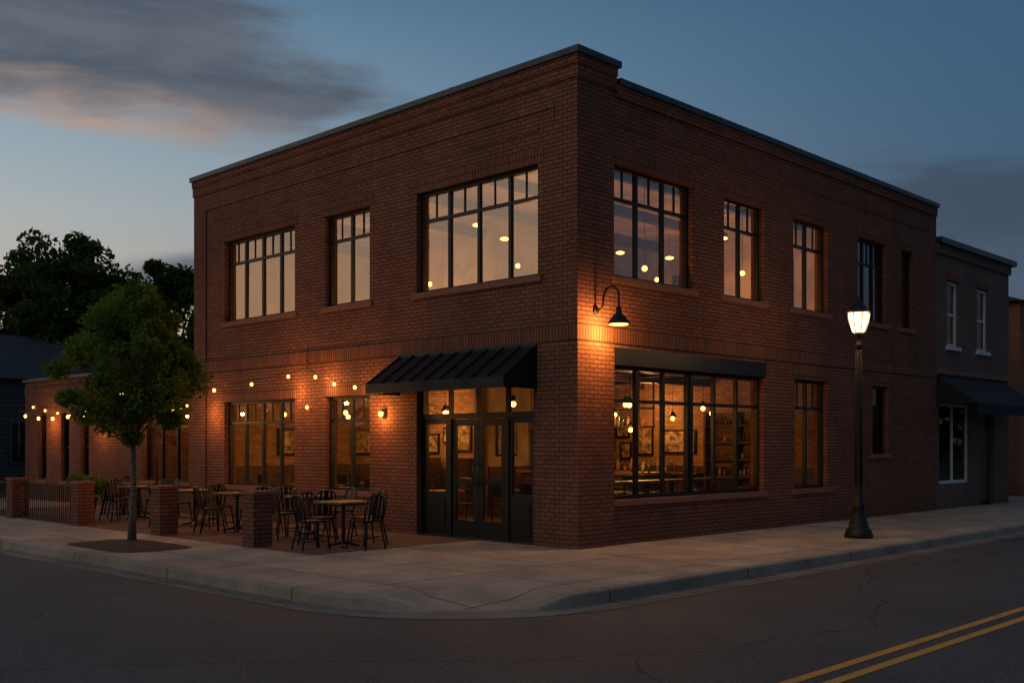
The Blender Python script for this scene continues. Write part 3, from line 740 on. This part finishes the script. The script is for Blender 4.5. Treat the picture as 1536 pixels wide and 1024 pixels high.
for i in range(420):
    r_=rs.rand()
    if r_<.4: x,y,z=-6.0+rs.normal()*.1,rs.uniform(-1,14),-.138
    elif r_<.7: x,y,z=rs.uniform(-5.6,-3.5),rs.uniform(2.5,9.5),.006
    else: x,y,z=rs.uniform(-3,12),-3.5+rs.normal()*.08,-.138
    a=rs.uniform(0,6.28); s_=rs.uniform(.012,.03); ca,sa=math.cos(a)*s_,math.sin(a)*s_
    gm.add([(x-ca,y-sa,z),(x+sa*.5,y-ca*.5,z+.004),(x+ca,y+sa,z+.006),(x-sa*.5,y+ca*.5,z+.002)],[(0,1,2,3)],MULCH)
gm.obj('fallen_leaves')

# ------------------------------------------------------------------ world
W=bpy.data.worlds.new('World'); sc.world=W; W.use_nodes=True; nt=W.node_tree; nt.nodes.clear()
out=nt.nodes.new('ShaderNodeOutputWorld'); bg=nt.nodes.new('ShaderNodeBackground')
tc=nt.nodes.new('ShaderNodeTexCoord'); vec=tc.outputs['Generated']
s=nt.nodes.new('ShaderNodeSeparateXYZ'); nt.links.new(vec,s.inputs[0]); X,Y,Z=s.outputs
az=math_(nt,'MULTIPLY',math_(nt,'ARCTAN2',Y,X),180/math.pi)
hl=math_(nt,'SQRT',math_(nt,'ADD',math_(nt,'MULTIPLY',X,X),math_(nt,'MULTIPLY',Y,Y)))
ga=math.radians(118)
cdot=math_(nt,'DIVIDE',math_(nt,'ADD',math_(nt,'MULTIPLY',X,math.cos(ga)),math_(nt,'MULTIPLY',Y,math.sin(ga))),math_(nt,'MAXIMUM',hl,.01))
def ramp(v,st):
    r=nt.nodes.new('ShaderNodeValToRGB'); nt.links.new(v,r.inputs[0]); el=r.color_ramp.elements
    while len(el)<len(st): el.new(.5)
    for e_,(p_,c_) in zip(el,st): e_.position=p_; e_.color=(*c_,1)
    return r.outputs[0]
base=ramp(Z,[(0,(.07,.08,.10)),(.10,(.062,.088,.130)),(.22,(.050,.105,.180)),(.36,(.038,.102,.190)),(.7,(.034,.078,.145))])
glow=ramp(Z,[(0,(.62,.40,.25)),(.10,(.58,.45,.35)),(.2,(.42,.46,.46)),(.30,(.24,.36,.46)),(.42,(.075,.175,.29)),(.8,(.045,.095,.16))])
west=ramp(Z,[(0,(1.0,.58,.32)),(.12,(.84,.58,.38)),(.25,(.62,.50,.42)),(.40,(.26,.30,.36)),(.8,(.05,.1,.16))])
gf=smooth(nt,cdot,-.25,.9)
col=mixc(nt,gf,base,glow)
col=mixc(nt,math_(nt,'MULTIPLY',smooth(nt,cdot,.74,.94),.85),col,west)
cv=nt.nodes.new('ShaderNodeCombineXYZ'); nt.links.new(math_(nt,'MULTIPLY',az,.055),cv.inputs[0]); nt.links.new(math_(nt,'MULTIPLY',Z,14.0),cv.inputs[1])
nz=noise(nt,cv.outputs[0],1.1,7,.55,.25); nz2=noise(nt,cv.outputs[0],2.0,6,.58,.4)
def cloud(a0,ar,z0,zr,amp,lo,hi,nn):
    da=math_(nt,'DIVIDE',math_(nt,'SUBTRACT',az,a0),ar); dz=math_(nt,'DIVIDE',math_(nt,'SUBTRACT',Z,z0),zr)
    r=math_(nt,'SQRT',math_(nt,'ADD',math_(nt,'MULTIPLY',da,da),math_(nt,'MULTIPLY',dz,dz)))
    return smooth(nt,math_(nt,'ADD',math_(nt,'SUBTRACT',1.0,r),math_(nt,'MULTIPLY',math_(nt,'SUBTRACT',nn,.5),amp)),lo,hi)
c1=cloud(70,20,.335,.082,1.7,.0,.42,nz)
under=math_(nt,'SUBTRACT',1.0,smooth(nt,math_(nt,'ADD',Z,math_(nt,'MULTIPLY',math_(nt,'SUBTRACT',nz2,.5),.09)),.268,.31))
under=math_(nt,'MULTIPLY',under,smooth(nt,az,52,64))
ccol=mixc(nt,smooth(nt,nz2,.32,.68),(.055,.070,.098),(.115,.125,.155))
ccol=mixc(nt,math_(nt,'MULTIPLY',under,.8),ccol,(.50,.34,.26))
col=mixc(nt,math_(nt,'MULTIPLY',c1,.92),col,ccol)
c2=cloud(60,8,.147,.032,1.2,.02,.5,nz); col=mixc(nt,math_(nt,'MULTIPLY',c2,.85),col,(.085,.10,.135))
c3=cloud(19,19,.20,.07,2.4,.2,1.0,nz); col=mixc(nt,math_(nt,'MULTIPLY',c3,.65),col,(.040,.052,.078))
sky=nt.nodes.new('ShaderNodeTexSky'); sky.sky_type='NISHITA'; sky.sun_disc=False
sky.sun_elevation=math.radians(1.0); sky.sun_rotation=math.radians(90-118)
sk=mixc(nt,1.0,sky.outputs[0],(.008,.008,.008),'MULTIPLY')
col=mixc(nt,1.0,col,sk,'ADD')
nt.links.new(col,bg.inputs[0]); bg.inputs[1].default_value=1.0
nt.links.new(bg.outputs[0],out.inputs[0])
sd=bpy.data.lights.new('sun','SUN'); sd.energy=.26; sd.angle=math.radians(40); sd.color=(1,.72,.52)
so=bpy.data.objects.new('sun',sd); sc.collection.objects.link(so)
a_=math.radians(190); el=math.radians(42)
dv=Vector((-math.cos(a_)*math.cos(el),-math.sin(a_)*math.cos(el),-math.sin(el)))
so.rotation_euler=dv.to_track_quat('-Z','Y').to_euler()

# ------------------------------------------------------------------ camera
cd=bpy.data.cameras.new('camera'); cam=bpy.data.objects.new('camera',cd); sc.collection.objects.link(cam)
cam.location=(-12.98,-11.18,1.7); cam.rotation_euler=(math.radians(90),0,math.radians(-45.73))
cd.sensor_width=36; cd.lens=37.29; cd.shift_y=.0996; cd.clip_end=3000
sc.camera=cam
